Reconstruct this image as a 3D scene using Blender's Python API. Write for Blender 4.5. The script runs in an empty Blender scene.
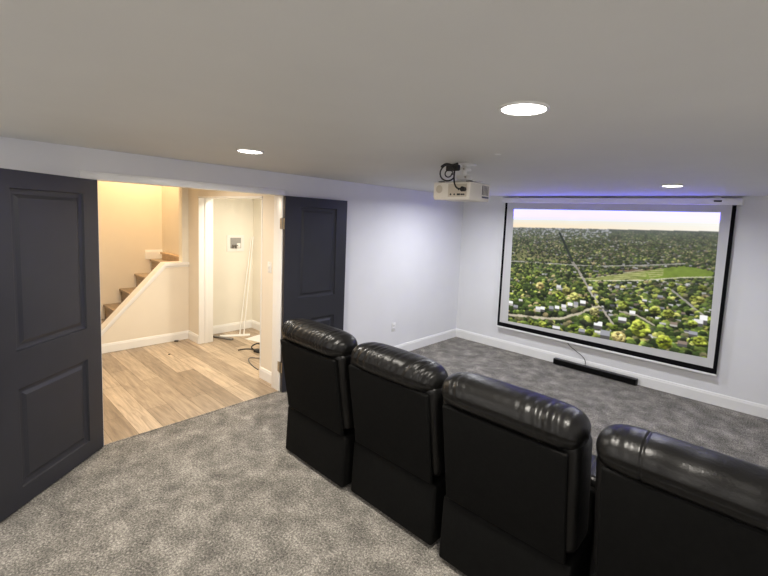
import bpy, bmesh, math, random
import numpy as np
from mathutils import Vector, Matrix

random.seed(7)
SC = bpy.context.scene
COL = SC.collection
H = 2.26                                   # ceiling height of the room

# ------------------------------------------------------------------ materials
def rgb(r, g, b):
    f = lambda c: (c / 255) / 12.92 if c / 255 <= .04045 else ((c / 255 + .055) / 1.055) ** 2.4
    return (f(r), f(g), f(b), 1)

class NT:
    def __init__(s, name):
        s.m = bpy.data.materials.new(name); s.m.use_nodes = True
        s.t = s.m.node_tree; s.b = s.t.nodes['Principled BSDF']
    def n(s, kind, **kw):
        o = s.t.nodes.new(kind)
        for k, v in kw.items():
            if k in o.inputs.keys(): o.inputs[k].default_value = v
            else: setattr(o, k, v)
        return o
    def l(s, a, ao, b, bi): s.t.links.new(a.outputs[ao], b.inputs[bi])

def paint(name, col, rough=.5, scale=8, amount=.04, bump=.0, bump_scale=120, metallic=0, spec=.5):
    """plain painted surface with a faint procedural unevenness"""
    t = NT(name)
    tc = t.n('ShaderNodeTexCoord')
    no = t.n('ShaderNodeTexNoise', Scale=scale, Detail=3.0)
    t.l(tc, 'Object', no, 'Vector')
    r = t.n('ShaderNodeValToRGB')
    c = col
    r.color_ramp.elements[0].color = tuple(x * (1 - amount) for x in c[:3]) + (1,)
    r.color_ramp.elements[1].color = tuple(min(1, x * (1 + amount)) for x in c[:3]) + (1,)
    r.color_ramp.elements[0].position = .3; r.color_ramp.elements[1].position = .7
    t.l(no, 'Fac', r, 'Fac'); t.l(r, 'Color', t.b, 'Base Color')
    t.b.inputs['Roughness'].default_value = rough
    t.b.inputs['Metallic'].default_value = metallic
    t.b.inputs['Specular IOR Level'].default_value = spec
    if bump:
        n2 = t.n('ShaderNodeTexNoise', Scale=bump_scale, Detail=4.0)
        t.l(tc, 'Object', n2, 'Vector')
        bp = t.n('ShaderNodeBump', Strength=bump, Distance=.004)
        t.l(n2, 'Fac', bp, 'Height'); t.l(bp, 'Normal', t.b, 'Normal')
    return t.m

def carpet_mat():
    t = NT('grey_carpet')
    tc = t.n('ShaderNodeTexCoord')
    a = t.n('ShaderNodeTexNoise', Scale=82.0, Detail=4.0, Roughness=.8)
    b = t.n('ShaderNodeTexNoise', Scale=6.0, Detail=5.0, Roughness=.6, Distortion=.2)
    c = t.n('ShaderNodeTexVoronoi', Scale=130.0)
    for k in (a, b, c): t.l(tc, 'Object', k, 'Vector')
    m1 = t.n('ShaderNodeMath', operation='MULTIPLY'); t.l(a, 'Fac', m1, 0); m1.inputs[1].default_value = .70
    m2 = t.n('ShaderNodeMath', operation='MULTIPLY_ADD'); t.l(b, 'Fac', m2, 0); m2.inputs[1].default_value = .34; t.l(m1, 0, m2, 2)
    m3 = t.n('ShaderNodeMath', operation='MULTIPLY_ADD'); t.l(c, 'Distance', m3, 0); m3.inputs[1].default_value = -.10; t.l(m2, 0, m3, 2)
    r = t.n('ShaderNodeValToRGB')
    e = r.color_ramp.elements
    e[0].position = .30; e[0].color = CARPET[0]
    e[1].position = .66; e[1].color = CARPET[2]
    k = e.new(.47); k.color = CARPET[1]
    t.l(m3, 0, r, 'Fac'); t.l(r, 'Color', t.b, 'Base Color')
    t.b.inputs['Roughness'].default_value = .95
    t.b.inputs['Specular IOR Level'].default_value = .1
    bp = t.n('ShaderNodeBump', Strength=.9, Distance=.012)
    t.l(m3, 0, bp, 'Height'); t.l(bp, 'Normal', t.b, 'Normal')
    return t.m
CARPET = [(.036, .034, .032, 1), (.20, .188, .169, 1), (.60, .56, .50, 1)]

def plank_mat(name='oak_vinyl_planks', width=1.22, row=.18):
    t = NT(name)
    tc = t.n('ShaderNodeTexCoord')
    br = t.n('ShaderNodeTexBrick', offset=.37, offset_frequency=2, squash=1.0)
    br.inputs['Scale'].default_value = 1
    br.inputs['Brick Width'].default_value = width
    br.inputs['Row Height'].default_value = row
    br.inputs['Mortar Size'].default_value = .0016
    br.inputs['Mortar Smooth'].default_value = .2
    br.inputs['Bias'].default_value = 0
    br.inputs['Color1'].default_value = (.30, .235, .17, 1)
    br.inputs['Color2'].default_value = (.56, .455, .34, 1)
    br.inputs['Mortar'].default_value = (.12, .08, .05, 1)
    t.l(tc, 'Object', br, 'Vector')
    mp = t.n('ShaderNodeMapping'); mp.inputs['Scale'].default_value = (3, 34, 34)
    t.l(tc, 'Object', mp, 'Vector')
    no = t.n('ShaderNodeTexNoise', Scale=1.0, Detail=6.0, Roughness=.65, Distortion=.6)
    t.l(mp, 'Vector', no, 'Vector')
    rr = t.n('ShaderNodeValToRGB')
    rr.color_ramp.elements[0].position = .32; rr.color_ramp.elements[0].color = (.55, .52, .5, 1)
    rr.color_ramp.elements[1].position = .68; rr.color_ramp.elements[1].color = (1.18, 1.15, 1.1, 1)
    t.l(no, 'Fac', rr, 'Fac')
    mx = t.n('ShaderNodeMix', data_type='RGBA', blend_type='MULTIPLY')
    mx.inputs[0].default_value = .9
    t.l(br, 'Color', mx, 6); t.l(rr, 'Color', mx, 7); t.l(mx, 2, t.b, 'Base Color')
    t.b.inputs['Roughness'].default_value = .42
    return t.m

def leather_mat():
    t = NT('black_leather')
    tc = t.n('ShaderNodeTexCoord')
    no = t.n('ShaderNodeTexNoise', Scale=5.0, Detail=3.0)
    t.l(tc, 'Object', no, 'Vector')
    r = t.n('ShaderNodeValToRGB')
    r.color_ramp.elements[0].color = (.004, .004, .004, 1); r.color_ramp.elements[1].color = (.008, .0075, .007, 1)
    t.l(no, 'Fac', r, 'Fac'); t.l(r, 'Color', t.b, 'Base Color')
    r2 = t.n('ShaderNodeMapRange'); r2.inputs[3].default_value = .30; r2.inputs[4].default_value = .42
    t.l(no, 'Fac', r2, 0); t.l(r2, 0, t.b, 'Roughness')
    t.b.inputs['Specular IOR Level'].default_value = .27
    v = t.n('ShaderNodeTexVoronoi', Scale=260.0); t.l(tc, 'Object', v, 'Vector')
    w = t.n('ShaderNodeTexNoise', Scale=22.0, Detail=4.0, Distortion=1.5); t.l(tc, 'Object', w, 'Vector')
    b1 = t.n('ShaderNodeBump', Strength=.12, Distance=.002); t.l(v, 'Distance', b1, 'Height')
    b2 = t.n('ShaderNodeBump', Strength=.16, Distance=.010); t.l(w, 'Fac', b2, 'Height'); t.l(b1, 'Normal', b2, 'Normal')
    t.l(b2, 'Normal', t.b, 'Normal')
    return t.m

def emit(name, col, strength):
    t = NT(name)
    t.b.inputs['Base Color'].default_value = (.8, .8, .8, 1)
    t.b.inputs['Emission Color'].default_value = col
    t.b.inputs['Emission Strength'].default_value = strength
    return t.m

M = dict(
    wall=paint('white_wall_paint', (.785, .79, .81, 1), .55, 3, .015, .05, 180),
    hall=paint('cream_wall_paint', (.80, .74, .64, 1), .55, 3, .02, .05, 180),
    laundry=paint('ivory_wall_paint', (.82, .79, .71, 1), .55, 3, .02, .05, 180),
    ceiling=paint('white_ceiling_paint', (.68, .68, .655, 1), .7, 3, .015, .06, 160),
    trim=paint('white_gloss_trim', (.86, .86, .85, 1), .3, 6, .01),
    carpet=carpet_mat(), planks=plank_mat(),
    stair_wood=plank_mat('brown_stair_planks', 3, .4),
    door=paint('charcoal_door_paint', (.021, .022, .030, 1), .42, 5, .08, .05, 200),
    leather=leather_mat(),
    fabric=paint('black_backing_fabric', (.0040, .0040, .0038, 1), .8, 40, .25, .2, 700, spec=.10),
    nickel=paint('satin_nickel', (.42, .38, .32, 1), .35, 30, .06, metallic=1),
    black=paint('black_plastic', (.008, .008, .009, 1), .4, 20, .1),
    rubber=paint('black_rubber', (.012, .012, .012, 1), .6, 20, .1),
    screen=paint('matte_white_screen', (.60, .60, .60, 1), .8, 10, .01),
    border=paint('black_screen_border', (.004, .004, .005, 1), .85, 10, .1, spec=.1),
    projector=paint('off_white_plastic', (.84, .80, .72, 1), .45, 10, .03),
    beige=paint('beige_plastic', (.62, .56, .46, 1), .5, 10, .03),
    tan_wood=paint('tan_wood', (.56, .40, .25, 1), .5, 12, .12),
    vent=paint('grey_grille', (.10, .10, .105, 1), .5, 10, .1),
    plate=paint('white_plastic', (.80, .80, .79, 1), .35, 10, .02),
    grey=paint('grey_strip_metal', (.16, .15, .14, 1), .5, 10, .1),
    inset=paint('grey_box_recess', (.33, .33, .33, 1), .5, 10, .1),
    lens=paint('dark_glass', (.01, .01, .02, 1), .05, 10, .1),
    diffuser=emit('lamp_diffuser', (1, .95, .86, 1), 14),
)

# ------------------------------------------------------------------ mesh helpers
def box(bm, x0, x1, y0, y1, z0, z1, bev=0, seg=2, mat=None):
    r = bmesh.ops.create_cube(bm, size=1)
    vs = r['verts']
    for v in vs:
        v.co = Vector(((x0 + x1) / 2 + v.co.x * (x1 - x0), (y0 + y1) / 2 + v.co.y * (y1 - y0), (z0 + z1) / 2 + v.co.z * (z1 - z0)))
    if bev:
        es = list({e for v in vs for e in v.link_edges})
        b = bmesh.ops.bevel(bm, geom=es, offset=bev, segments=seg, profile=.5, affect='EDGES')
        vs = list({v for f in b['faces'] for v in f.verts} | {v for v in vs if v.is_valid})
    if mat is not None:
        for v in vs: v.co = mat @ v.co
    return vs

def cyl(bm, p, q, r, r2=None, seg=20):
    p, q = Vector(p), Vector(q); d = q - p
    m = Matrix.Translation((p + q) / 2) @ d.to_track_quat('Z', 'Y').to_matrix().to_4x4()
    return bmesh.ops.create_cone(bm, cap_ends=True, segments=seg, radius1=r, radius2=r if r2 is None else r2, depth=d.length, matrix=m)['verts']

def tube(bm, pts, r, seg=8, sub=8):
    P = [Vector(p) for p in pts]
    S = []
    for i in range(len(P) - 1):
        a, b, c, d = P[max(i - 1, 0)], P[i], P[i + 1], P[min(i + 2, len(P) - 1)]
        for k in range(sub):
            t = k / sub
            S.append(.5 * ((2 * b) + (c - a) * t + (2 * a - 5 * b + 4 * c - d) * t * t + (3 * b - a - 3 * c + d) * t ** 3))
    S.append(P[-1])
    rings = []; up = Vector((.13, .21, .97))
    for i, s in enumerate(S):
        tn = (S[min(i + 1, len(S) - 1)] - S[max(i - 1, 0)]).normalized()
        u = tn.cross(up)
        if u.length < 1e-3: u = tn.cross(Vector((1, 0, 0)))
        u.normalize(); w = tn.cross(u)
        rings.append([bm.verts.new(s + (u * math.cos(a) + w * math.sin(a)) * r) for a in (2 * math.pi * j / seg for j in range(seg))])
    for a, b in zip(rings, rings[1:]):
        for j in range(seg): bm.faces.new((a[j], a[(j + 1) % seg], b[(j + 1) % seg], b[j]))
    bm.faces.new(rings[0][::-1]); bm.faces.new(rings[-1])

def prism_x(bm, prof, x0, x1):
    """profile of (y, z) points swept along x"""
    a = [bm.verts.new((x0, y, z)) for y, z in prof]; b = [bm.verts.new((x1, y, z)) for y, z in prof]
    n = len(prof)
    bm.faces.new(a[::-1]); bm.faces.new(b)
    for i in range(n): bm.faces.new((a[i], a[(i + 1) % n], b[(i + 1) % n], b[i]))

def prism_y(bm, prof, y0, y1):
    a = [bm.verts.new((x, y0, z)) for x, z in prof]; b = [bm.verts.new((x, y1, z)) for x, z in prof]
    n = len(prof)
    bm.faces.new(a); bm.faces.new(b[::-1])
    for i in range(n): bm.faces.new((a[(i + 1) % n], a[i], b[i], b[(i + 1) % n]))

def obj(name, bm, mat, parent=None, smooth=False, label=None, cat=None, group=None, kind=None):
    bmesh.ops.recalc_face_normals(bm, faces=bm.faces)
    me = bpy.data.meshes.new(name); bm.to_mesh(me); bm.free()
    me.materials.append(mat)
    if smooth:
        for p in me.polygons: p.use_smooth = True
        if smooth != 'all':
            try: me.set_sharp_from_angle(angle=math.radians(40))
            except Exception: pass
    o = bpy.data.objects.new(name, me); COL.objects.link(o)
    if parent: o.parent = parent
    tag(o, label, cat, group, kind)
    return o

def tag(o, label=None, cat=None, group=None, kind=None):
    if label: o['label'] = label
    if cat: o['category'] = cat
    if group: o['group'] = group
    if kind: o['kind'] = kind

def thing(name, label, cat, loc=(0, 0, 0), rz=0, group=None, kind=None):
    o = bpy.data.objects.new(name, None); COL.objects.link(o)
    o.empty_display_size = .1; o.location = loc; o.rotation_euler = (0, 0, rz)
    tag(o, label, cat, group, kind)
    return o

def struct(name, boxes, mat, label, cat, bev=0):
    bm = bmesh.new()
    for b in boxes: box(bm, *b, bev=bev)
    return obj(name, bm, mat, smooth=bool(bev), label=label, cat=cat, kind='structure')

# ------------------------------------------------------------------ room shell
RX, BY = 4.30, -7.40                 # right wall, back wall
OY0, OY1, OZ = -4.765, -3.19, 2.06   # rough doorway opening in the left wall
WT = .15
struct('floor', [(0, RX, BY, 0, -.08, 0), (-.012, .002, -4.745, -3.21, -.08, .004)], M['carpet'], 'mottled grey carpet covering the theater room floor', 'carpet floor')
struct('floor_hall', [(-3.6, -.012, -6.2, -2.1, -.08, -.002)], M['planks'], 'light oak vinyl plank floor beyond the open doorway', 'plank floor')
struct('ceiling', [(-WT, RX + WT, BY - WT, WT, H, H + .12)], M['ceiling'], 'smooth white ceiling over the theater room', 'ceiling')
struct('wall_left', [(-WT, 0, BY - WT, OY0, -.08, H), (-WT, 0, OY0, OY1, OZ, H), (-WT, 0, OY1, WT, -.08, H)], M['wall'],
       'long white wall with the wide double doorway', 'wall')
struct('wall_front', [(0, RX + WT, 0, WT, -.08, H)], M['wall'], 'white wall behind the projection screen', 'wall')
struct('wall_right', [(RX, RX + WT, BY - WT, 0, -.08, H)], M['wall'], 'white wall closing the recliner side of the room', 'wall')
struct('wall_back', [(0, RX, BY - WT, BY, -.08, H)], M['wall'], 'white wall behind the camera facing the screen', 'wall')

def baseboard_x(name, x0, x1, y, s, h, label, t=.014):       # runs along x, sticks out in direction s
    bm = bmesh.new()
    prism_x(bm, [(y, 0), (y + s * t, 0), (y + s * t, h - .03), (y + s * t * .75, h - .018), (y + s * t * .55, h - .004), (y + s * t * .2, h), (y, h)], x0, x1)
    return obj(name, bm, M['trim'], label=label, cat='baseboard', kind='structure')
def baseboard_y(name, y0, y1, x, s, h, label, t=.014):
    bm = bmesh.new()
    prism_y(bm, [(x, 0), (x + s * t, 0), (x + s * t, h - .03), (x + s * t * .75, h - .018), (x + s * t * .55, h - .004), (x + s * t * .2, h), (x, h)], y0, y1)
    return obj(name, bm, M['trim'], label=label, cat='baseboard', kind='structure')
baseboard_x('baseboard_front', 0, RX, 0, -1, .133, 'white baseboard along the wall under the screen')
baseboard_y('baseboard_left', -3.16, -.014, 0, 1, .133, 'white baseboard along the long wall from door to corner')
baseboard_y('baseboard_left_rear', BY, -4.86, 0, 1, .133, 'white baseboard hidden behind the large open charcoal door')
baseboard_y('baseboard_right', BY, -.014, RX, -1, .133, 'white baseboard along the wall at the recliner side')

# doorway lining and casing
struct('trim_1', [(0, .016, -4.85, -3.205, 2.04, 2.092), (0, .022, -4.855, -3.205, 2.085, 2.096)], M['trim'], 'white flat casing along the top of the double doorway', 'door casing', .002)
struct('trim_2', [(0, .016, -4.852, -4.785, 0, 2.04)], M['trim'], 'white upright casing beside the hinges of the large open door', 'door casing', .002)
struct('trim_3', [(-WT - .004, .004, -3.226, -3.19, 0, 2.04)], M['trim'], 'white doorway jamb beside the hinges of the door folded on the wall', 'door jamb', .002)
struct('trim_4', [(-WT - .004, .004, -4.765, -4.745, 0, 2.04)], M['trim'], 'white doorway jamb behind the large open door', 'door jamb', .002)
struct('trim_5', [(-WT - .004, .004, -4.765, -3.19, 2.04, 2.06)], M['trim'], 'white underside lining at the head of the double doorway', 'door jamb', .002)

# hall, stairwell and laundry closet beyond the doorway
PX, PY0, PY1 = -2.48, -3.17, -2.99
struct('wall_hall_rear', [(-3.6, -2.13, PY0, PY1, -.08, 3.3), (-.476, -WT, PY0, PY1, -.08, H), (-2.13, -.476, PY0, PY1, 2.035, H)], M['hall'],
       'cream wall with the wide laundry closet opening across the hall', 'wall')
struct('wall_stair_far', [(-3.65, -3.5, -6.2, -3.17, -.08, 3.3)], M['hall'], 'warm lit yellow wall beside the staircase', 'wall')
struct('wall_hall_near', [(-3.5, -WT, -6.2, -6.1, -.08, 3.3)], M['hall'], 'cream wall at the hidden end of the hall', 'wall')
struct('ceiling_hall', [(-2.6, -WT, -6.2, PY1, H, H + .1), (-2.6, -2.5, -6.2, PY0, H + .1, 3.3), (-3.65, -2.5, -6.2, PY1, 3.3, 3.4)], M['ceiling'],
       'white ceiling over the hall and stairwell', 'ceiling')
struct('wall_laundry_back', [(-2.6, PX, PY1, -2.1, -.08, H)], M['laundry'], 'ivory back wall of the laundry closet with the valve box', 'wall')
struct('wall_laundry_side', [(PX, -WT, -2.2, -2.1, -.08, H)], M['laundry'], 'ivory side wall of the laundry closet behind the leaning strips', 'wall')
struct('ceiling_laundry', [(-2.6, -WT, PY1, -2.1, H, H + .1)], M['ceiling'], 'white ceiling inside the laundry closet', 'ceiling')
baseboard_x('baseboard_hall_stub', -.476, -WT - .006, PY0, -1, .125, 'white baseboard on the short wall under the light switch')
baseboard_x('baseboard_hall_pier', PX, -2.13, PY0, -1, .12, 'white baseboard on the narrow pier beside the closet opening')
baseboard_y('baseboard_laundry_back', PY1, -2.2, PX, 1, .125, 'white baseboard along the laundry closet back wall')
baseboard_x('baseboard_laundry_side', PX, -WT, -2.2, -1, .125, 'white baseboard along the laundry closet side wall')
struct('trim_6', [(-2.13, -2.112, PY0 - .006, PY1 + .006, 0, 2.035), (-2.112, -2.10, PY0 + .07, PY0 + .11, 0, 2.02)], M['trim'],
       'white jamb on the pier side of the laundry closet opening', 'door jamb', .002)
struct('trim_7', [(-2.13, -.476, PY0 - .006, PY1 + .006, 2.017, 2.036)], M['trim'], 'white lining at the head of the laundry closet opening', 'door jamb', .002)
struct('trim_8', [(-.494, -.476, PY0 - .006, PY1 + .006, 0, 2.035)], M['trim'], 'white jamb on the light switch side of the closet opening', 'door jamb', .002)

# half wall with sloped cap, and the end post above it
bm = bmesh.new()
prof = [(-4.433, 0), (PY0, 0), (PY0, 1.074), (-3.474, 1.074)]
for x0, x1 in ((-2.60, PX),):
    prism_x(bm, prof, x0, x1)
obj('wall_stair_half', bm, M['hall'], label='cream half wall sloping up beside the staircase', cat='half wall', kind='structure')
struct('wall_stair_post', [(-2.60, PX, -3.252, -3.17, 1.113, 3.3)], M['laundry'], 'narrow bright wall end above the half wall cap', 'wall')
bm = bmesh.new()
capz = lambda y: 1.072 + 1.12 * (y + 3.476)
prism_x(bm, [(-4.433, capz(-4.433)), (-3.476, 1.072), (-3.150, 1.072), (-3.150, 1.113), (-3.479, 1.113), (-4.433, capz(-4.433) + .045)], -2.625, PX + .03)
obj('trim_9', bm, M['trim'], label='white cap rail running up the sloped half wall', cat='cap rail', kind='structure')
bm = bmesh.new()
prism_x(bm, [(-4.38, capz(-4.38) - .030), (-3.468, 1.046), (-3.175, 1.046), (-3.175, 1.072), (-3.476, 1.072), (-4.38, capz(-4.38))], PX, PX + .012)
obj('trim_10', bm, M['trim'], label='thin moulding under the cap of the sloped half wall', cat='moulding', kind='structure')
baseboard_y('baseboard_hall_stair', -4.45, PY0, PX, 1, .118, 'white baseboard along the foot of the stair half wall')

st = thing('staircase', 'brown wood staircase climbing behind the cream half wall', 'stairs', (-3.05, -3.7, 0))
def child(name, bm, mat, parent, **kw):
    o = obj(name, bm, mat, parent, **kw)
    o.matrix_parent_inverse = Matrix.LocRotScale(parent.location, parent.rotation_euler, None).inverted()
    return o
noses = [(-3.35, 1.063), (-3.56, .850), (-3.757, .638), (-3.957, .425), (-4.16, .2125)]
for i, (y, z) in enumerate(noses):
    yb = -3.176 if i == 0 else noses[i - 1][0] + .028
    bm = bmesh.new(); box(bm, -3.494, -2.606, y, yb, z - .034, z, .008)
    child('tread', bm, M['stair_wood'], st, smooth=True)
    bm = bmesh.new(); box(bm, -3.494, -2.606, y + .026, y + .046, z - .2125 if i < 4 else .001, z - .034)
    child('riser', bm, M['stair_wood'], st)
baseboard_y('baseboard_landing', -3.41, -3.17, -3.5, 1, .14, 'small white baseboard at the top step on the yellow wall').location.z = 1.064
bm = bmesh.new(); prism_y(bm, [(-3.36, 1.150), (-2.606, 1.150), (-2.606, 1.178), (-3.36, 1.178)], -3.245, -3.176); child('tread', bm, M['tan_wood'], st)
bm = bmesh.new(); box(bm, -3.34, -2.606, -3.225, -3.200, 1.0635, 1.150); child('riser', bm, M['tan_wood'], st)

# ------------------------------------------------------------------ doors
def door_leaf(bm, w, h, t, panels):
    """panelled leaf: s along x from the hinge, thickness 0..-t in y"""
    xs = sorted({0, w} | {p[0] for p in panels} | {p[1] for p in panels})
    zs = sorted({0, h} | {p[2] for p in panels} | {p[3] for p in panels})
    for side, y, s in ((0, 0, -1), (1, -t, 1)):
        def ring(x0, x1, z0, z1, d): return [bm.verts.new((a, y + s * d, b)) for a, b in ((x0, z0), (x1, z0), (x1, z1), (x0, z1))]
        for i in range(len(xs) - 1):
            for j in range(len(zs) - 1):
                x0, x1, z0, z1 = xs[i], xs[i + 1], zs[j], zs[j + 1]
                hit = any(abs(p[0] - x0) < 1e-6 and abs(p[1] - x1) < 1e-6 and p[2] - 1e-6 <= z0 and z1 <= p[3] + 1e-6 for p in panels)
                if not hit: bm.faces.new(ring(x0, x1, z0, z1, 0)); continue
                R = [ring(x0 + a, x1 - a, z0 + a, z1 - a, d) for a, d in ((0, 0), (.005, .012), (.020, .015), (.034, .015), (.056, .006))]
                for a, b in zip(R, R[1:]):
                    for k in range(4): bm.faces.new((a[k], a[(k + 1) % 4], b[(k + 1) % 4], b[k]))
                bm.faces.new(R[-1])
    for x0, x1, z0, z1 in ((0, 0, 0, h), (w, w, 0, h)):
        bm.faces.new([bm.verts.new(c) for c in ((x0, 0, z0), (x0, -t, z0), (x0, -t, z1), (x0, 0, z1))])
    for z in (0, h):
        bm.faces.new([bm.verts.new(c) for c in ((0, 0, z), (w, 0, z), (w, -t, z), (0, -t, z))])
    bmesh.ops.remove_doubles(bm, verts=bm.verts, dist=1e-5)

def make_door(name, label, w, panels, loc, rz, flip):
    d = thing(name, label, 'door', loc, rz, kind='structure')
    def part(n, bm, mat, sm=False):
        if flip:
            for v in bm.verts: v.co.y = -v.co.y
        return obj(n, bm, mat, d, smooth=sm)
    bm = bmesh.new(); door_leaf(bm, w, 2.024, .036, panels)
    part('leaf', bm, M['door'])
    for z in (.255, 1.745):
        bm = bmesh.new()
        ky = -.042
        cyl(bm, (-.007, ky, z - .055), (-.007, ky, z + .055), .007)
        cyl(bm, (-.007, ky, z + .055), (-.007, ky, z + .060), .0085)
        box(bm, -.0025, -.0004, -.042, -.004, z - .054, z + .054)
        if flip: box(bm, -.0035, -.0004, -.090, -.044, z - .054, z + .054)
        part('hinge', bm, M['nickel'], True)
    return d
# local +x runs from the hinge along the leaf, local y = 0 is the face seen from the room
a = math.radians(139); ex, ey = math.sin(a), math.cos(a)
make_door('door_1', 'charcoal two panel door standing open into the room at the photo edge', .845,
          [(.132, .668, .115, .735), (.132, .668, .962, 1.92)], (.026, -4.752, .012), math.atan2(ey, ex), False)
a = math.radians(1.5)
make_door('door_2', 'charcoal two panel door folded flat against the white wall', .783,
          [(.168, .640, .115, .735), (.168, .640, .966, 1.925)], (.058, -3.229, .012), math.atan2(math.cos(a), math.sin(a)), True)

# ------------------------------------------------------------------ projection screen
sx0, sx1 = .768, 3.430
sc = thing('projection_screen', 'large pull-down projection screen glowing with an aerial landscape', 'projection screen', (2.10, -.06, 0))
def loc(bm, o):                      # world coordinates -> parent's local
    for v in bm.verts: v.co -= o.location
    return bm
bm = bmesh.new(); box(bm, .735, 3.478, -.105, -.012, 2.166, 2.236, .012, 3)
case = obj('case', loc(bm, sc), M['trim'], sc, smooth=True)
for x in (.735, 3.478):
    bm = bmesh.new(); box(bm, x - .006, x + .006, -.102, -.015, 2.169, 2.233, .004)
    obj('end_cap', loc(bm, sc), M['plate'], sc, smooth=True)
for x in (.95, 3.26):
    bm = bmesh.new(); box(bm, x - .03, x + .03, -.07, -.02, 2.234, H - .001, .002)
    obj('ceiling_bracket', loc(bm, sc), M['plate'], sc)
bm = bmesh.new(); box(bm, 3.235, 3.305, -.1075, -.104, 2.196, 2.214, .002)
obj('badge', loc(bm, sc), M['black'], sc, label='small dark badge on the case')
# black border: a thin sheet with the white field in front of it
bm = bmesh.new(); box(bm, sx0, sx1, -.0600, -.0585, .352, 2.19)
obj('border', loc(bm, sc), M['border'], sc)
bm = bmesh.new(); box(bm, sx0 + .036, sx1 - .036, -.0612, -.0601, .412, 2.17)
fabric = obj('white_field', loc(bm, sc), M['screen'], sc)
bm = bmesh.new(); box(bm, sx0 - .004, sx1 + .004, -.068, -.052, .328, .352, .005)
obj('weight_bar', loc(bm, sc), M['trim'], sc, smooth=True)

# the projected picture: trees, roads and roofs laid out far to near as colours of a fine mesh
W, HH = 470, 310
SKY_GLOW_GAIN = 24.0  # added blue emission in the picture's sky, tints the ceiling above the screen
rs = np.random.RandomState(11)
s2l = lambda c: np.where(c <= .04045, c / 12.92, ((np.maximum(c, 0) + .055) / 1.055) ** 2.4)
img = np.zeros((HH, W, 3))
U, V = np.meshgrid(np.linspace(0, 1, W), np.linspace(0, 1, HH))
def fbm(su, sv, seed, octs=4):
    r = np.random.RandomState(seed); out = np.zeros((HH, W)); amp = 1; tot = 0
    for o in range(octs):
        nu, nv = int(su * 2 ** o) + 2, int(sv * 2 ** o) + 2
        g = r.rand(nv + 1, nu + 1)
        x = U * (nu - 1); y = V * (nv - 1); xi = x.astype(int); yi = y.astype(int); fx = x - xi; fy = y - yi
        fx = fx * fx * (3 - 2 * fx); fy = fy * fy * (3 - 2 * fy)
        out += amp * ((g[yi, xi] * (1 - fx) + g[yi, xi + 1] * fx) * (1 - fy) + (g[yi + 1, xi] * (1 - fx) + g[yi + 1, xi + 1] * fx) * fy)
        tot += amp; amp *= .5
    return out / tot
hor = .160 - .033 * U
A = lambda *c: np.array(c, float) / 255
t = np.clip(V / hor, 0, 1)[..., None]
sky = A(228, 243, 249) * (1 - t) + A(252, 238, 214) * t
sky = sky + (A(255, 232, 196) - sky) * (np.clip((t - .6) / .4, 0, 1) * (1 - U[..., None]) * .9)
cl = np.clip((fbm(4, 9, 3) - .42) * 4, 0, 1)[..., None] * (1 - np.abs(t - .45)) 
sky = sky * (1 - .6 * cl) + A(255, 253, 248) * .6 * cl
sky = sky + (A(255, 255, 252) - sky) * np.clip(U - .35, 0, 1)[..., None] * .8
img[:] = sky
s = V - hor
gmask = s > 0
n1 = fbm(30, 30, 5)
ground = A(64, 70, 48) * (.7 + .7 * n1[..., None])
haze = np.exp(-np.clip(s, 0, 1) / .075)[..., None]
img = np.where(gmask[..., None], ground * (1 - haze * .75) + A(122, 130, 140) * haze * .75, img)

def seg_dist(pts):
    d = np.full((HH, W), 9.)
    for (u0, v0), (u1, v1) in zip(pts, pts[1:]):
        du, dv = (u1 - u0), (v1 - v0) / 1.5; L = du * du + dv * dv
        k = np.clip(((U - u0) * du + (V - v0) / 1.5 * dv) / L, 0, 1)
        d = np.minimum(d, np.hypot(U - u0 - k * du, (V - v0) / 1.5 - k * dv))
    return d
def inside(poly):
    r = np.zeros((HH, W), bool); n = len(poly)
    for i in range(n):
        (x0, y0), (x1, y1) = poly[i], poly[(i + 1) % n]
        if abs(y1 - y0) < 1e-9: continue
        c = ((y0 > V) != (y1 > V)) & (U < (x1 - x0) * (V - y0) / (y1 - y0) + x0)
        r ^= c
    return r
field = [(.34, .545), (.465, .535), (.587, .488), (.66, .455), (.72, .425), (.885, .372), (1.0, .395), (1.0, .435), (.87, .462), (.703, .512), (.46, .556)]
brown = [(.56, .462), (.60, .442), (.74, .418), (.80, .402), (.74, .430), (.66, .458)]
meadow = [(0, .345), (.10, .335), (.207, .345), (.30, .372), (.325, .40), (.30, .43), (.12, .445), (0, .45)]
fm, bmk, mm = inside(field), inside(brown), inside(meadow)
n2 = fbm(40, 50, 9); n3 = fbm(14, 26, 21)
tr = np.clip((U - .66) / .1, 0, 1)[..., None]
img = np.where(fm[..., None], (A(150, 158, 84) * (1 - tr) + A(132, 158, 52) * tr) * (.85 + .3 * n2[..., None]), img)
pale = (fm & (n3 > .50) & (U > .58) & (U < .80) & (np.sin(V * 420 + U * 30) > -.1))[..., None]
img = np.where(pale, A(192, 192, 120) * (.85 + .3 * n2[..., None]), img)
img = np.where(bmk[..., None], A(140, 116, 88) * (.8 + .4 * n2[..., None]), img)
img = np.where(mm[..., None], A(146, 146, 92) * (.7 + .6 * n2[..., None]), img)
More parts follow.
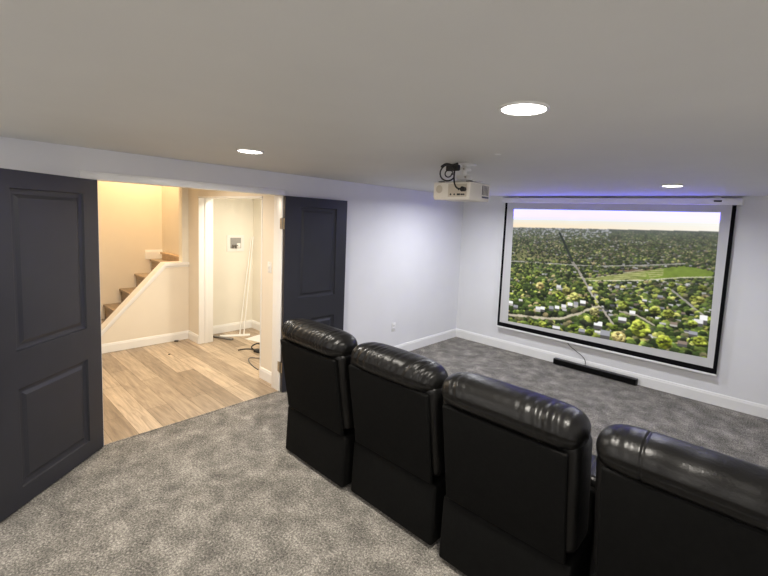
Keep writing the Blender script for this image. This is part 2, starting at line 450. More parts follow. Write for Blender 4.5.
roads = [([(0, .465), (.012, .457), (.212, .449), (.381, .442), (.511, .432), (.698, .401), (.885, .360)], .0036, A(186, 184, 170)),
         ([(.355, .39), (.37, .425), (.428, .54), (.481, .667), (.53, .753), (.60, .88)], .0072, A(168, 160, 148)),
         ([(0, .94), (.10, .93), (.202, .923), (.318, .902), (.425, .826), (.515, .748)], .0085, A(182, 172, 150)),
         ([(.842, .557), (.918, .648), (.975, .71)], .006, A(150, 145, 138)),
         ([(.62, .765), (.70, .775), (.78, .83)], .006, A(166, 158, 140)),
         ([(.46, .556), (.703, .513), (.87, .463), (1, .436)], .0028, A(220, 216, 180)),
         ([(.52, .66), (.60, .60), (.72, .56)], .003, A(150, 146, 130)),
         ([(.34, .545), (.465, .535), (.66, .455), (.72, .425)], .0022, A(200, 196, 150))]
rmask = np.zeros((HH, W), bool)
for pts, w, c in roads:
    d = seg_dist(pts)
    img = np.where((d < w)[..., None], c * (.9 + .2 * n2[..., None]), img)
    rmask |= d < w * 1.5
clear = fm | bmk | rmask
PAL = [A(46, 58, 28), A(62, 78, 34), A(84, 102, 42), A(112, 128, 52), A(146, 154, 62), A(176, 172, 84), A(172, 152, 104), A(96, 92, 62), A(58, 62, 44)]
def blob(u, v, ru, rv, c, hz):
    x0, x1 = max(int((u - ru) * W), 0), min(int((u + ru) * W) + 2, W)
    y0, y1 = max(int((v - rv) * HH), 0), min(int((v + rv) * HH) + 2, HH)
    if x1 <= x0 or y1 <= y0: return
    uu = (U[y0:y1, x0:x1] - u) / ru; vv = (V[y0:y1, x0:x1] - v) / rv
    wob = .18 * np.sin(uu * 6 + u * 900) * np.sin(vv * 6 + v * 900)
    d2 = uu * uu + vv * vv + wob
    m = np.clip((1.05 - d2) * 3.5, 0, 1)[..., None]
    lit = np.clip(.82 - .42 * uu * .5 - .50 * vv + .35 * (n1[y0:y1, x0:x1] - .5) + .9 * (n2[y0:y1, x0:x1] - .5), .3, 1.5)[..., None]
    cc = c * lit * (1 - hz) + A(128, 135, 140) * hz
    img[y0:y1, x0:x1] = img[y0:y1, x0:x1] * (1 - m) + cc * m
def roof(u, v, w, h, c):
    x0, x1 = max(int((u - w) * W), 0), min(int((u + w) * W) + 1, W)
    y0, y1 = max(int((v - h) * HH), 0), min(int((v + h * .1) * HH) + 1, HH)
    if x1 > x0 and y1 > y0:
        img[y0:y1, x0:x1] = c
        y2 = min(int((v + h) * HH) + 1, HH); img[y1:y2, x0:x1] = A(92, 90, 88) if rs.rand() < .6 else A(170, 166, 158)
ROOF = [A(206, 204, 206), A(150, 150, 158), A(112, 112, 122), A(228, 226, 222), A(140, 124, 112)]
v = .128
while v < 1.06:
    sl = max(v - .145, .002)
    r = .0022 + .0215 * sl ** 1.1
    u = rs.rand() * r
    while u < 1.02:
        vj = v + rs.randn() * r * .5; uj = u + rs.randn() * r * .4
        h = .160 - .033 * uj
        xi, yi = min(max(int(uj * W), 0), W - 1), min(max(int(vj * HH), 0), HH - 1)
        if vj - h > .004:
            ok = not clear[yi, xi]
            if mm[yi, xi]: ok = rs.rand() < .22
            if vj < .36: dens = .86
            elif uj < .42: dens = .88
            else: dens = .74
            if ok and rs.rand() < dens:
                z = rs.rand()
                if vj < .42: p = [.20, .2, .14, .06, .02, .02, .10, .16, .10]
                elif uj < .45 and vj < .9: p = [.22, .24, .22, .12, .06, .04, .04, .04, .02]
                else: p = [.24, .18, .14, .13, .10, .05, .04, .07, .05]
                c = PAL[rs.choice(9, p=p)] * (.80 + .40 * rs.rand())
                rr = r * (.65 + .7 * rs.rand())
                hz = .62 * math.exp(-(vj - h) / .085) + .10
                blob(uj, vj, rr, rr * 1.35, c, hz)
            elif ok and vj > .22 and rs.rand() < (.55 if (uj > .5 or vj < .4) else .3):
                roof(uj, vj, r * .75, r * .6, ROOF[rs.randint(5)] * (.75 + .25 * rs.rand()))
            elif ok and vj <= .24 and uj < .55 and rs.rand() < .4:
                roof(uj, vj, .004, .004, A(190, 192, 200))
        u += r * 1.18
    v += max(r * .82, .0022)
for pts, w, c in [roads[0]] + roads[1:6]:
    d = seg_dist(pts); m = (d < w * .62) & (n3 > .36)
    img = np.where(m[..., None], c * (.9 + .2 * n2[..., None]), img)
dd = seg_dist([(.285, .19), (.301, .23), (.34, .34), (.365, .41)])
img = np.where(((dd < .006) & (n2 > .3))[..., None], A(52, 62, 54) * (.8 + .4 * n1[..., None]), img)
for u, v, w, h, c in [(.187, .848, .013, .02, 0), (.215, .842, .012, .02, 3), (.265, .825, .013, .02, 1), (.298, .815, .012, .02, 3), (.335, .795, .013, .02, 0), (.369, .773, .012, .02, 3), (.40, .76, .012, .02, 1),
                      (.436, .742, .014, .02, 3), (.521, .90, .020, .03, 3), (.56, .965, .022, .035, 1), (.014, .833, .012, .02, 3), (.047, .862, .013, .02, 1), (.679, .764, .013, .016, 3), (.636, .829, .018, .02, 0),
                      (.972, .738, .014, .03, 3), (.955, .765, .017, .025, 0), (.938, .848, .016, .018, 1), (.469, .615, .010, .012, 0), (.30, .64, .012, .018, 0), (.325, .655, .011, .015, 1), (.795, .617, .011, .012, 1),
                      (.79, .72, .011, .012, 3), (.86, .80, .014, .016, 4), (.90, .93, .018, .02, 4), (.30, .985, .02, .02, 0), (.44, .97, .016, .02, 1), (.73, .66, .01, .01, 0)]:
    roof(u, v, w, h, ROOF[c])
for u, v, r, c in [(.625, .965, .036, A(206, 188, 118)), (.721, .878, .046, A(160, 172, 62)), (.712, .845, .030, A(176, 186, 72)), (.827, .944, .036, A(168, 182, 50)), (.82, .92, .022, A(186, 196, 70)),
                   (.636, .715, .026, A(142, 152, 66)), (.779, .722, .026, A(152, 160, 70)), (.834, .733, .026, A(148, 156, 66)), (.954, .604, .020, A(176, 176, 84)), (.968, .893, .030, A(142, 150, 56)), (.93, .60, .016, A(150, 158, 66)),
                   (.191, .648, .026, A(174, 156, 96)), (.345, .66, .026, A(150, 148, 78)), (.39, .70, .028, A(158, 156, 84)), (.31, .71, .026, A(132, 146, 58)), (.12, .60, .022, A(120, 140, 50)), (.06, .68, .022, A(118, 138, 52)),
                   (.17, .54, .018, A(118, 134, 54)), (.22, .975, .026, A(138, 146, 60)), (.15, .975, .020, A(118, 130, 52)), (.935, .78, .020, A(150, 160, 64)), (.50, .80, .026, A(158, 152, 96)), (.505, .855, .022, A(126, 138, 54)),
                   (.88, .545, .020, A(150, 160, 60)), (.84, .52, .016, A(140, 152, 60)), (.96, .52, .018, A(128, 136, 54)), (.60, .90, .02, A(96, 112, 40)), (.40, .955, .024, A(100, 118, 44)), (.48, .97, .022, A(104, 118, 40))]:
    blob(u, v, r, r * 1.35, c, 0)
    for q in range(9):
        aa, bb = rs.rand() * 6.28, rs.rand() ** .5 * .75
        blob(u + r * bb * math.cos(aa), v + r * 1.3 * bb * math.sin(aa), r * .30, r * .40, c * (.75 + .5 * rs.rand()), 0)
pad = np.pad(img, ((1, 1), (1, 1), (0, 0)), 'edge')
soft_ = (pad[:-2, 1:-1] + pad[2:, 1:-1] + pad[1:-1, :-2] + pad[1:-1, 2:] + 2 * img) / 6
far = np.clip(1 - (V - .16) / .35, 0, 1)[..., None] * gmask[..., None]
pad = np.pad(soft_, ((1, 1), (1, 1), (0, 0)), 'edge')
soft2 = (pad[:-2, 1:-1] + pad[2:, 1:-1] + pad[1:-1, :-2] + pad[1:-1, 2:] + soft_) / 5
img = soft_ * (1 - far) + soft2 * far
low = np.clip((V - .40) / .3, 0, 1)[..., None]
img = np.clip(img * (1 - low) + ((img - .38) * 1.32 + .37) * low, 0.01, 1)
grey = img.mean(-1, keepdims=True)
img = np.where(gmask[..., None], (grey + (img - grey) * .80) * (.90 + .08 * low), img)
Q = [(.912, 2.080), (3.300, 2.088), (3.334, .511), (.940, .449)]        # the beam lands slightly skewed
k00, k10, k11, k01 = [np.array(q) for q in Q]
P = (k00 * ((1 - U) * (1 - V))[..., None] + k10 * (U * (1 - V))[..., None] + k11 * (U * V)[..., None] + k01 * ((1 - U) * V)[..., None])
co = np.stack([P[..., 0] - 2.10, np.full((HH, W), -.0020), P[..., 1]], -1).reshape(-1, 3)
ii = np.arange(HH * W).reshape(HH, W)
quads = np.stack([ii[:-1, :-1], ii[1:, :-1], ii[1:, 1:], ii[:-1, 1:]], -1).reshape(-1, 4)
me = bpy.data.meshes.new('projected_image')
me.vertices.add(HH * W); me.vertices.foreach_set('co', co.ravel())
me.loops.add(quads.size); me.loops.foreach_set('vertex_index', quads.ravel())
me.polygons.add(len(quads)); me.polygons.foreach_set('loop_start', np.arange(len(quads)) * 4)
me.update()
ca = me.color_attributes.new('picture', 'FLOAT_COLOR', 'POINT')
lin = s2l(img)
band = np.clip(1 - t[..., 0] * 1.8, 0, 1) * np.clip(t[..., 0] / .15, 0, 1) * (~gmask)
lin[..., 2] *= 1 + SKY_GLOW_GAIN * band; lin[..., 0] *= 1 + SKY_GLOW_GAIN * .02 * band      # sky emission overdriven, added to throw a violet glow on the ceiling
ca.data.foreach_set('color', np.concatenate([lin, np.ones((HH, W, 1))], -1).ravel().astype(np.float32))
t_ = NT('projected_picture')
at = t_.n('ShaderNodeAttribute', attribute_name='picture')
t_.b.inputs['Base Color'].default_value = (.02, .02, .02, 1); t_.b.inputs['Roughness'].default_value = .9; t_.b.inputs['Specular IOR Level'].default_value = 0
t_.l(at, 'Color', t_.b, 'Emission Color'); t_.b.inputs['Emission Strength'].default_value = 1.0
me.materials.append(t_.m)
pic = bpy.data.objects.new('projected_image', me); COL.objects.link(pic); pic.parent = sc
pic['label'] = 'projected aerial view of treetops, roads and houses'

# ------------------------------------------------------------------ sound bar and its cable
sb = thing('sound_bar', 'long black sound bar lying on the carpet under the screen', 'sound bar', (2.175, -.055, 0))
bm = bmesh.new(); box(bm, -.515, .515, -.032, .032, .005, .082, .008, 3); obj('body', bm, M['black'], sb, smooth=True)
bm = bmesh.new(); box(bm, -.50, .50, -.0345, -.031, .013, .074, .002)
obj('grille', bm, M['fabric'], sb)
for x in (-.45, .45):
    bm = bmesh.new(); box(bm, x - .04, x + .04, -.025, .025, 0, .0055); obj('foot', bm, M['rubber'], sb)
bm = bmesh.new()
tube(bm, [(1.80, -.030, .345), (1.84, -.028, .290), (1.93, -.026, .235), (2.02, -.028, .185), (2.06, -.032, .135), (2.066, -.036, .085)], .004)
obj('cable', bm, M['rubber'], smooth='all', label='thin dark cable dropping from behind the screen to the sound bar', cat='cable')

# ------------------------------------------------------------------ projector on its ceiling mount
PT = math.radians(-2)
pj = thing('projector', 'off-white projector hanging from the ceiling, its rear sockets in view', 'projector', (2.078, -3.11, 2.007))
def pobj(n, bm, mat, parent=pj, sm=True, **kw): return obj(n, bm, mat, parent, smooth=sm, **kw)
bm = bmesh.new(); box(bm, -.152, .152, -.130, .130, .006, .118, .012, 3); body = pobj('body', bm, M['projector'])
bm = bmesh.new(); box(bm, -.146, .146, -.124, .124, 0, .010, .003); pobj('bottom_cover', bm, M['projector'])
bm = bmesh.new(); box(bm, -.022, .128, -.1315, -.1290, .018, .104, .001); pp = pobj('socket_panel', bm, M['beige'])
for x, z, r in ((.002, .034, .0062), (.032, .034, .0062), (.108, .034, .0055), (.066, .066, .0055), (.092, .064, .0058)):
    bm = bmesh.new(); cyl(bm, (x, -.1345, z), (x, -.1305, z), r); pobj('socket', bm, M['black'], pp)
for x0, x1, z0, z1 in ((.054, .078, .028, .040), (.084, .100, .029, .039)):
    bm = bmesh.new(); box(bm, x0, x1, -.1345, -.1305, z0, z1); pobj('socket', bm, M['black'], pp, False)
bm = bmesh.new()
for k in range(5):
    r = .027 - k * .0055
    cyl(bm, (-.098, -.1312 - k * .0006, .070), (-.098, -.1290, .070), r, seg=28)
pobj('speaker_grille', bm, M['beige'], label='round beige grille')
bm = bmesh.new()
box(bm, .1515, .1532, .022, .108, .040, .104)
pobj('vent', bm, M['vent'], sm=False, label='dark grey side vent')
bm = bmesh.new()
for i in range(5): box(bm, .1525, .1550, .030 + i * .017, .035 + i * .017, .040, .104)
pobj('vent_slats', bm, M['projector'], sm=False)
bm = bmesh.new(); box(bm, .1515, .1532, .022, .108, .020, .032); pobj('vent', bm, M['vent'], sm=False)
bm = bmesh.new(); cyl(bm, (-.06, .128, .062), (-.06, .150, .062), .036, seg=32); pobj('lens_barrel', bm, M['black'])
bm = bmesh.new(); cyl(bm, (-.06, .149, .062), (-.06, .153, .062), .028, seg=32); pobj('lens', bm, M['lens'])
for x in (-.115, .115):
    bm = bmesh.new(); cyl(bm, (x, -.085, .1165), (x, -.085, .1265), .013, .010); box(bm, x - .022, x + .022, -.093, -.077, .122, .127, .002); pobj('mount_foot', bm, M['black'])

mt = thing('projector_mount', 'white ceiling bracket carrying the projector', 'ceiling mount', (2.078, -3.11, 2.121))
bm = bmesh.new(); box(bm, -.075, .075, -.06, .06, .129, .1388, .004); pobj('ceiling_plate', bm, M['plate'], mt)
bm = bmesh.new(); cyl(bm, (.012, 0, .022), (.012, 0, .130), .019, seg=24); pobj('stem', bm, M['plate'], mt)
bm = bmesh.new(); box(bm, -.032, .058, -.028, .028, .028, .062, .006); box(bm, -.018, .05, -.034, .034, .09, .112, .004); pobj('tilt_joint', bm, M['plate'], mt)
bm = bmesh.new(); box(bm, -.055, .075, -.035, .035, .014, .024, .003)
for sx in (-1, 1): box(bm, -.0 + sx * .115 - .012, sx * .115 + .012, -.10, .09, .0136, .0185, .002)
box(bm, -.12, .12, -.008, .008, .0136, .0185, .002)
pobj('arm_bracket', bm, M['plate'], mt)
for x in (.045, .03):
    bm = bmesh.new(); cyl(bm, (x, -.036, .045 if x > .04 else .1), (x, -.027, .045 if x > .04 else .1), .006); pobj('screw', bm, M['nickel'], mt)

c = Vector((2.040, -3.235, 2.185))           # coiled flex hanging in front of the bracket, behind the projector
def loop(r0, r1, a0, a1, n, ox=0, oz=0, oy=0): return [(c.x + ox + r0 * math.cos(a0 + (a1 - a0) * i / n), c.y + oy - .010 * i / n, c.z + oz + r1 * math.sin(a0 + (a1 - a0) * i / n)) for i in range(n + 1)]
bm = bmesh.new()
tube(bm, loop(.070, .055, 1.35, 5.5, 10, .01, .002), .0052)
tube(bm, loop(.030, .024, -.4, 6.3, 9, .022, -.006, -.012), .0042)
tube(bm, [(c.x - .055, c.y, c.z + .045), (c.x - .01, c.y - .006, c.z + .060), (c.x + .04, c.y - .008, c.z + .050), (c.x + .085, c.y - .008, c.z + .058)], .008)
tube(bm, [(c.x + .02, c.y - .012, c.z + .052), (c.x + .065, c.y - .018, c.z + .025), (c.x + .072, c.y - .024, c.z - .030), (c.x + .085, c.y - .032, c.z - .075), (c.x + .110, c.y - .036, c.z - .105), (c.x + .148, c.y - .034, c.z - .112)], .0056)
pc = obj('power_cord', bm, M['rubber'], smooth='all', label='black power cord coiled above the projector and plugged in behind', cat='cable')
bm = bmesh.new(); box(bm, c.x - .010, c.x + .095, c.y - .014, c.y + .014, c.z + .012, c.z + .052, .008); child('adapter', bm, M['rubber'], pc, smooth=True)
bm = bmesh.new(); cyl(bm, (c.x + .155, c.y - .044, c.z - .112), (c.x + .155, c.y - .0125, c.z - .112), .017, .014); child('plug', bm, M['rubber'], pc, smooth=True)

# ------------------------------------------------------------------ ceiling lights
def downlight(x, y, label, watt, col=(1, .94, .845)):
    d = thing('ceiling_light', label, 'ceiling light', (x, y, H), group='recessed ceiling lights')
    bm = bmesh.new()
    n = 40
    prof = [(.079, 0), (.086, 0), (.0865, -.002), (.083, -.006), (.076, -.007), (.0745, -.004)]
    R = [[bm.verts.new((r * math.cos(2 * math.pi * i / n), r * math.sin(2 * math.pi * i / n), z)) for i in range(n)] for r, z in prof]
    for a, b in zip(R, R[1:]):
        for i in range(n): bm.faces.new((a[i], a[(i + 1) % n], b[(i + 1) % n], b[i]))
    obj('trim_ring', bm, M['plate'], d, smooth=True)
    bm = bmesh.new(); cyl(bm, (0, 0, -.0045), (0, 0, -.0005), .0755, seg=40); obj('diffuser', bm, M['diffuser'], d)
    L = bpy.data.lights.new('downlight', 'AREA'); L.shape = 'DISK'; L.size = .15; L.energy = watt; L.color = col; L.spread = math.radians(165)
    lo = bpy.data.objects.new('downlight', L); COL.objects.link(lo); lo.location = (x, y, H - .012)
    return d
WATT = 31.5
downlight(3.059, -4.196, 'bright round ceiling light above the recliners, largest of the ceiling lights', WATT)
downlight(1.086, -4.149, 'round ceiling light nearest the open doorway', WATT)
downlight(3.045, -1.314, 'small round ceiling light above the carpet near the screen', WATT * .56, (.95, .96, 1))
downlight(1.07, -1.31, 'round ceiling light hidden behind the hanging projector', WATT * .85, (.95, .96, 1))
for x in (1.08, 3.06):
    L = bpy.data.lights.new('rear_downlight', 'AREA'); L.shape = 'DISK'; L.size = .15; L.energy = WATT; L.color = (1, .945, .875)
    lo = bpy.data.objects.new('rear_downlight', L); COL.objects.link(lo); lo.location = (x, -6.65, H - .012)
bm = bmesh.new(); cyl(bm, (2.503, -3.383, H - .004), (2.503, -3.383, H - .0005), .018, .021, seg=24)
obj('ceiling_disc', bm, M['plate'], smooth=True, label='tiny white disc on the ceiling beside the projector', cat='cover plate')

# ------------------------------------------------------------------ wall plates
def outlet(name, label, cat, o, rz, w, h, kind):
    t = thing(name, label, cat, o, rz)
    bm = bmesh.new(); box(bm, -w / 2, w / 2, -.006, -.0004, -h / 2, h / 2, .003); obj('plate', bm, M['plate'], t, smooth=True)
    if kind == 'outlet':
        for z in (-.02, .02):
            bm = bmesh.new(); box(bm, -.017, .017, -.0085, -.005, z - .014, z + .014, .004); q = obj('socket', bm, M['plate'], t, smooth=True)
            bm = bmesh.new()
            for x in (-.006, .006): box(bm, x - .0012, x + .0012, -.0092, -.0083, z - .003, z + .008)
            obj('slots', bm, M['black'], q)
    else:
        bm = bmesh.new(); box(bm, -.006, .006, -.016, -.005, -.012, .012, .002); obj('toggle', bm, M['plate'], t, smooth=True)
        for z in (-.045, .045):
            bm = bmesh.new(); cyl(bm, (0, -.0072, z), (0, -.005, z), .0035); obj('screw', bm, M['nickel'], t)
    return t
outlet('wall_outlet', 'white electrical outlet low on the long wall past the folded door', 'outlet', (0, -1.504, .405), math.radians(90), .072, .118, 'outlet')
outlet('light_switch', 'cream light switch on the short wall beside the doorway', 'light switch', (-.315, PY0, 1.275), 0, .072, .118, 'switch')

vb = thing('washer_outlet_box', 'white washer valve box set in the laundry closet wall', 'valve box', (PX, -2.485, 1.37), math.radians(90))
bm = bmesh.new()
for b in ((-.135, .135, -.012, -.0004, .085, .125), (-.135, .135, -.012, -.0004, -.125, -.08), (-.135, -.085, -.012, -.0004, -.08, .085), (.085, .135, -.012, -.0004, -.08, .085)): box(bm, *b)
obj('frame', bm, M['plate'], vb)
bm = bmesh.new(); box(bm, -.085, .085, -.004, -.0006, -.08, .085); obj('recess', bm, M['inset'], vb, label='grey recess')
for x in (-.045, .0):
    bm = bmesh.new(); cyl(bm, (x, -.025, -.075), (x, -.025, -.02), .012); cyl(bm, (x, -.045, -.03), (x, -.005, -.03), .011); box(bm, x - .02, x + .02, -.05, -.043, -.036, -.024)
    obj('valve', bm, M['grey'], vb, smooth=True)
bm = bmesh.new(); box(bm, .02, .078, -.010, -.003, -.078, .0, .003); obj('drain_cover', bm, M['plate'], vb, smooth=True)

# ------------------------------------------------------------------ things left in the laundry closet
def stick(name, p, q, w, t, mat, label, cat, group=None):
    o = thing(name, label, cat, p, group=group) if False else None
    p, q = Vector(p), Vector(q); d = q - p
    bm = bmesh.new(); box(bm, -w / 2, w / 2, -t / 2, t / 2, 0, d.length, .002)
    m = bmesh.ops.transform(bm, matrix=d.to_track_quat('Z', 'X').to_matrix().to_4x4(), verts=bm.verts)
    o = obj(name, bm, mat, label=label, cat=cat, group=group); o.location = p
    return o
stick('trim_strip', (-2.20, -2.545, .006), (-2.452, -2.240, 1.47), .020, .012, M['trim'], 'thin leaning strip nearer the valve box, of the pair in the closet', 'trim strip', 'strips leaning in the laundry closet')
stick('trim_strip', (-2.135, -2.515, .006), (-2.425, -2.222, 1.475), .022, .012, M['trim'], 'thin leaning strip farther from the valve box, of the pair in the closet', 'trim strip', 'strips leaning in the laundry closet')
def slab(name, cx, cy, z, L, w, h, rz, mat, label, cat, bev=.002):
    bm = bmesh.new(); box(bm, -L / 2, L / 2, -w / 2, w / 2, 0, h, bev)
    o = obj(name, bm, mat, label=label, cat=cat); o.location = (cx, cy, z - .002); o.rotation_euler.z = rz
    return o
slab('threshold_strip', -2.175, -2.815, 0, .34, .05, .022, math.radians(22), M['grey'], 'dark grey strip on the planks beside the closet jamb', 'floor strip')
slab('baseboard_offcut', -2.20, -2.62, 0, .42, .09, .012, math.radians(62), M['plate'], 'white board offcut lying flat by the closet back wall', 'board offcut')
slab('paper_sheet', -1.78, -2.40, 0, .44, .28, .004, math.radians(15), M['plate'], 'white sheet lying on the closet floor behind the leaning strips', 'sheet')
bx = slab('carton_lid', -1.62, -2.36, .004, .34, .12, .05, math.radians(-8), M['plate'], 'low white tray on the closet floor by the side wall', 'tray')
bm = bmesh.new(); box(bm, -.175, .175, -.072, -.060, 0, .02); e = obj('edge', bm, M['black'], bx, label='dark lower edge')
ad = thing('charger', 'black charger with tangled cable on the closet floor', 'charger', (-1.28, -2.74, -.002), math.radians(20))
bm = bmesh.new(); box(bm, -.07, .07, -.035, .035, 0, .04, .008); obj('brick', bm, M['black'], ad, smooth=True)
bm = bmesh.new(); tube(bm, [(.07, 0, .02), (.13, .03, .03), (.10, .10, .05), (0, .09, .08), (-.09, .06, .09), (-.10, -.03, .07), (-.02, -.07, .05), (.09, -.07, .03), (.16, -.02, .01)], .009); obj('cable', bm, M['rubber'], ad, smooth='all')
bm = bmesh.new(); tube(bm, [(-.07, 0, .02), (-.16, .03, .012), (-.24, -.01, .010), (-.28, -.08, .010)], .008); obj('cable', bm, M['rubber'], ad, smooth='all')
bm = bmesh.new(); tube(bm, [(-.95, -2.80, .004), (-1.08, -2.88, .004), (-1.14, -2.95, .004), (-1.02, -3.02, .004), (-.85, -3.06, .004), (-.70, -3.075, .004)], .006)
obj('cord', bm, M['vent'], smooth='all', label='grey cord curving on the planks beside the short wall', cat='cord')
slab('wood_scrap', -1.92, -3.62, 0, .022, .015, .008, .4, M['black'], 'tiny dark scrap on the planks of the hall', 'scrap', 0)
slab('floor_crumb', -2.44, -3.35, 0, .05, .03, .014, .9, M['black'], 'small black lump on the planks against the stair baseboard', 'scrap', .003)

# ------------------------------------------------------------------ recliners
def shear(bm, verts, k, z0):
    for v in verts: v.co.y += -k * (v.co.z - z0)
def headrest_bm(style, seed, hw=.364, tpw=8.0, cz=.979):
    r = random.Random(seed)
    bm = bmesh.new(); NS, NT_ = 150, 72
    ry, rz, cy = .124, .104, .012
    ph = [r.random() * 6.28 for _ in range(8)]
    rings = []
    for i in range(NS + 1):
        s_ = -1 + 2 * i / NS
        s_ = math.copysign(abs(s_) ** .8, s_) if True else s_
        tp = max(0, 1 - abs(s_) ** tpw) ** .40
        x = s_ * hw
        ring = []
        for j in range(NT_):
            th = 2 * math.pi * j / NT_
            cyy, szz = math.cos(th), math.sin(th)
            # superellipse, flatter below
            p = 2.5
            k = (abs(cyy) ** p + abs(szz) ** p) ** (-1 / p)
            d = 0
            up = math.exp(-((th - 2.35) / .75) ** 2)                   # the upper rear quarter
            if style == 'pleated':
                amp = .0072 * (.6 + .4 * math.sin(x * 31 + ph[5]) * math.sin(th * 3.1 + ph[6] + x * 9)) * (.25 + .75 * math.exp(-((abs(s_) - .62) / .30) ** 2))
                d += amp * up * (math.sin(x * 150 + 2.2 * math.sin(th * 2 + ph[0]) + ph[1] + 3 * math.sin(x * 17 + ph[4])) + .6 * math.sin(x * 83 + ph[2] + th * 1.7))
            elif style == 'half':
                amp = .0050 * (.08 + .9 * math.exp(-((s_ - .58) / .26) ** 2) + .5 * math.exp(-((s_ + .72) / .14) ** 2))
                d += amp * up * (math.sin(x * 125 + 2.0 * math.sin(th * 2 + ph[0]) + ph[1]) + .5 * math.sin(x * 70 + ph[2]))
            else:
                d += .0022 * up * (math.sin(x * 38 + ph[0] + th) + math.sin(x * 23 + ph[1]))
                d += .003 * up * math.exp(-((abs(s_) - .72) / .12) ** 2) * math.sin(x * 110 + ph[2])
                for sx in (-.185, .185): d -= .0055 * math.exp(-((x - sx) / .0045) ** 2) * (1 if .2 < th < 4.0 else 0)
            d -= .0085 * math.exp(-((th - 3.04) / .035) ** 2) * (1 if abs(s_) < .985 else .3)   # stitched seam
            if th > 3.04: d -= .022 * min(1, (th - 3.04) / .7) * (1 if th < 4.7 else max(0, (5.6 - th) / .9))
            d += .0025 * math.exp(-((th - 2.92) / .06) ** 2)
            yy = cy + (ry * k * cyy + d * cyy) * tp
            zz = cz + (rz * k * szz + d * szz) * (.30 + .70 * tp if False else tp) - .008 * abs(s_) ** 3
            ring.append(bm.verts.new((x * (1 + .02 * math.sin(th)), yy, zz)))
        rings.append(ring)
    for a, b in zip(rings, rings[1:]):
        for j in range(NT_):
            if (a[j].co - b[j].co).length < 1e-7 and (a[(j + 1) % NT_].co - b[(j + 1) % NT_].co).length < 1e-7: continue
            bm.faces.new((a[j], a[(j + 1) % NT_], b[(j + 1) % NT_], b[j]))
    bmesh.ops.remove_doubles(bm, verts=bm.verts, dist=1e-5)
    return bm

def soft(bm, x0, x1, y0, y1, z0, z1, bev, puff=0.0):
    n = bmesh.new(); box(n, x0, x1, y0, y1, z0, z1, bev, 5)
    me = bpy.data.meshes.new('t'); n.to_mesh(me); n.free(); old = set(bm.verts); bm.from_mesh(me); bpy.data.meshes.remove(me)
    return [v for v in bm.verts if v not in old]

def recliner(cx, y0, label, style, seed, **hk):
    t = thing('recliner', label, 'recliner', (cx, y0, 0), group='row of black leather recliners')
    L, F = M['leather'], M['fabric']
    bm = bmesh.new(); v_ = soft(bm, -.348, .348, 0, .60, .018, .372, .018)
    for v in v_:
        if v.co.y < .1: v.co.y -= .018 * (1 - v.co.z / .372)
    obj('base', bm, F, t, smooth=True)
    for x in (-.25, .25):
        for y in (.06, .54):
            bm = bmesh.new(); cyl(bm, (x, y, 0), (x, y, .03), .022); obj('foot', bm, M['black'], t, smooth=True)
    bm = bmesh.new()
    vs = soft(bm, -.322, .322, -.012, .016, .380, .925, .011); shear(bm, vs, .155, .38)
    obj('back_panel', bm, F, t, smooth=True)
    bm = bmesh.new()
    vs = soft(bm, -.352, .352, .015, .235, .400, .97, .05)
    for v in vs:
        if v.co.y < .06 and v.co.z > .9: v.co.y += .0
        v.co.x *= 1 + .022 * math.sin((v.co.z - .4) * 4)
    shear(bm, vs, .155, .38); obj('backrest', bm, L, t, smooth=True)
    obj('headrest', headrest_bm(style, seed, **hk), L, t, smooth='all')
    for s_ in (-1, 1):
        bm = bmesh.new()
        soft(bm, min(s_ * .272, s_ * .352), max(s_ * .272, s_ * .352), .27, .84, .04, .60, .03)
        ar = obj('armrest', bm, L, t, smooth=True)
        bm = bmesh.new(); soft(bm, min(s_ * .262, s_ * .356), max(s_ * .262, s_ * .356), .30, .86, .575, .645, .032)
        obj('pad', bm, L, ar, smooth=True)
    bm = bmesh.new(); vs = soft(bm, -.268, .268, .20, .80, .36, .52, .05)
    obj('seat_cushion', bm, L, t, smooth=True)
    bm = bmesh.new(); soft(bm, -.266, .266, .78, .86, .07, .40, .03); obj('footrest', bm, L, t, smooth=True)
    return t
recliner(1.368, -3.785, 'black leather recliner nearest the folded dark door, first of the row', 'pleated', 3, hw=.360, tpw=6.0)
recliner(2.117, -3.760, 'black leather recliner second from the door, with a heavily pleated headrest', 'pleated', 8, hw=.352, tpw=5.0, cz=.968)
recliner(2.880, -3.785, 'black leather recliner second from the photo edge, between pleated and smooth neighbours', 'half', 5)
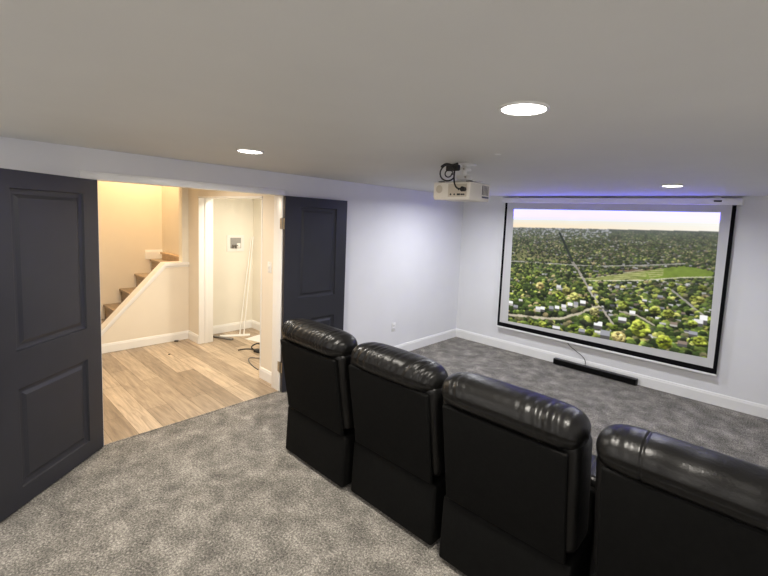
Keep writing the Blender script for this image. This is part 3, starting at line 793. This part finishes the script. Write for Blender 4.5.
recliner(3.650, -3.770, 'black leather recliner with the smooth seamed headrest, cut by the photo edge', 'smooth', 6, cz=.968)

# ------------------------------------------------------------------ light beyond the doorway
def area(name, loc_, size, watt, col, rot=(0, 0, 0), spread=170):
    L = bpy.data.lights.new(name, 'AREA'); L.shape = 'DISK'; L.size = size; L.energy = watt; L.color = col; L.spread = math.radians(spread)
    o = bpy.data.objects.new(name, L); COL.objects.link(o); o.location = loc_; o.rotation_euler = rot
area('hall_lamp', (-1.05, -4.05, H - .02), .3, 31, (1, .85, .66))
area('stairwell_lamp', (-2.78, -3.50, 3.2), .3, 33, (1, .68, .36))
area('laundry_lamp', (-1.30, -2.62, H - .02), .25, 20, (1, .92, .76))

w = bpy.data.worlds.new('dim_surroundings'); SC.world = w; w.use_nodes = True
w.node_tree.nodes['Background'].inputs[0].default_value = (.02, .02, .025, 1)

# ------------------------------------------------------------------ camera
F = 417.0; yaw, pitch, roll = .7129, -.096, .0473
cam = bpy.data.cameras.new('camera'); co_ = bpy.data.objects.new('camera', cam); COL.objects.link(co_)
cam.sensor_fit = 'HORIZONTAL'; cam.sensor_width = 36; cam.lens = F * 36 / 768
cam.shift_x = -26.48 / 768; cam.shift_y = -28.15 / 768
cam.clip_start = .02
cy_, sy_, cp_, sp_ = math.cos(yaw), math.sin(yaw), math.cos(pitch), math.sin(pitch)
f = Vector((-sy_ * cp_, cy_ * cp_, sp_)); r = Vector((cy_, sy_, 0)); u = r.cross(f)
r2 = r * math.cos(roll) + u * math.sin(roll); u2 = -r * math.sin(roll) + u * math.cos(roll)
m3 = Matrix((r2, u2, -f)).transposed()
co_.matrix_world = Matrix.Translation((3.7535, -5.5598, 1.8582)) @ m3.to_4x4()
SC.camera = co_

vs_ = SC.view_settings
SC.display_settings.display_device = 'sRGB'
vs_.view_transform = 'Standard'; vs_.look = 'None'; vs_.gamma = 1; vs_.exposure = 0; vs_.use_curve_mapping = False
SC.cycles.max_bounces = 10; SC.cycles.diffuse_bounces = 6
SC.cycles.use_denoising = True
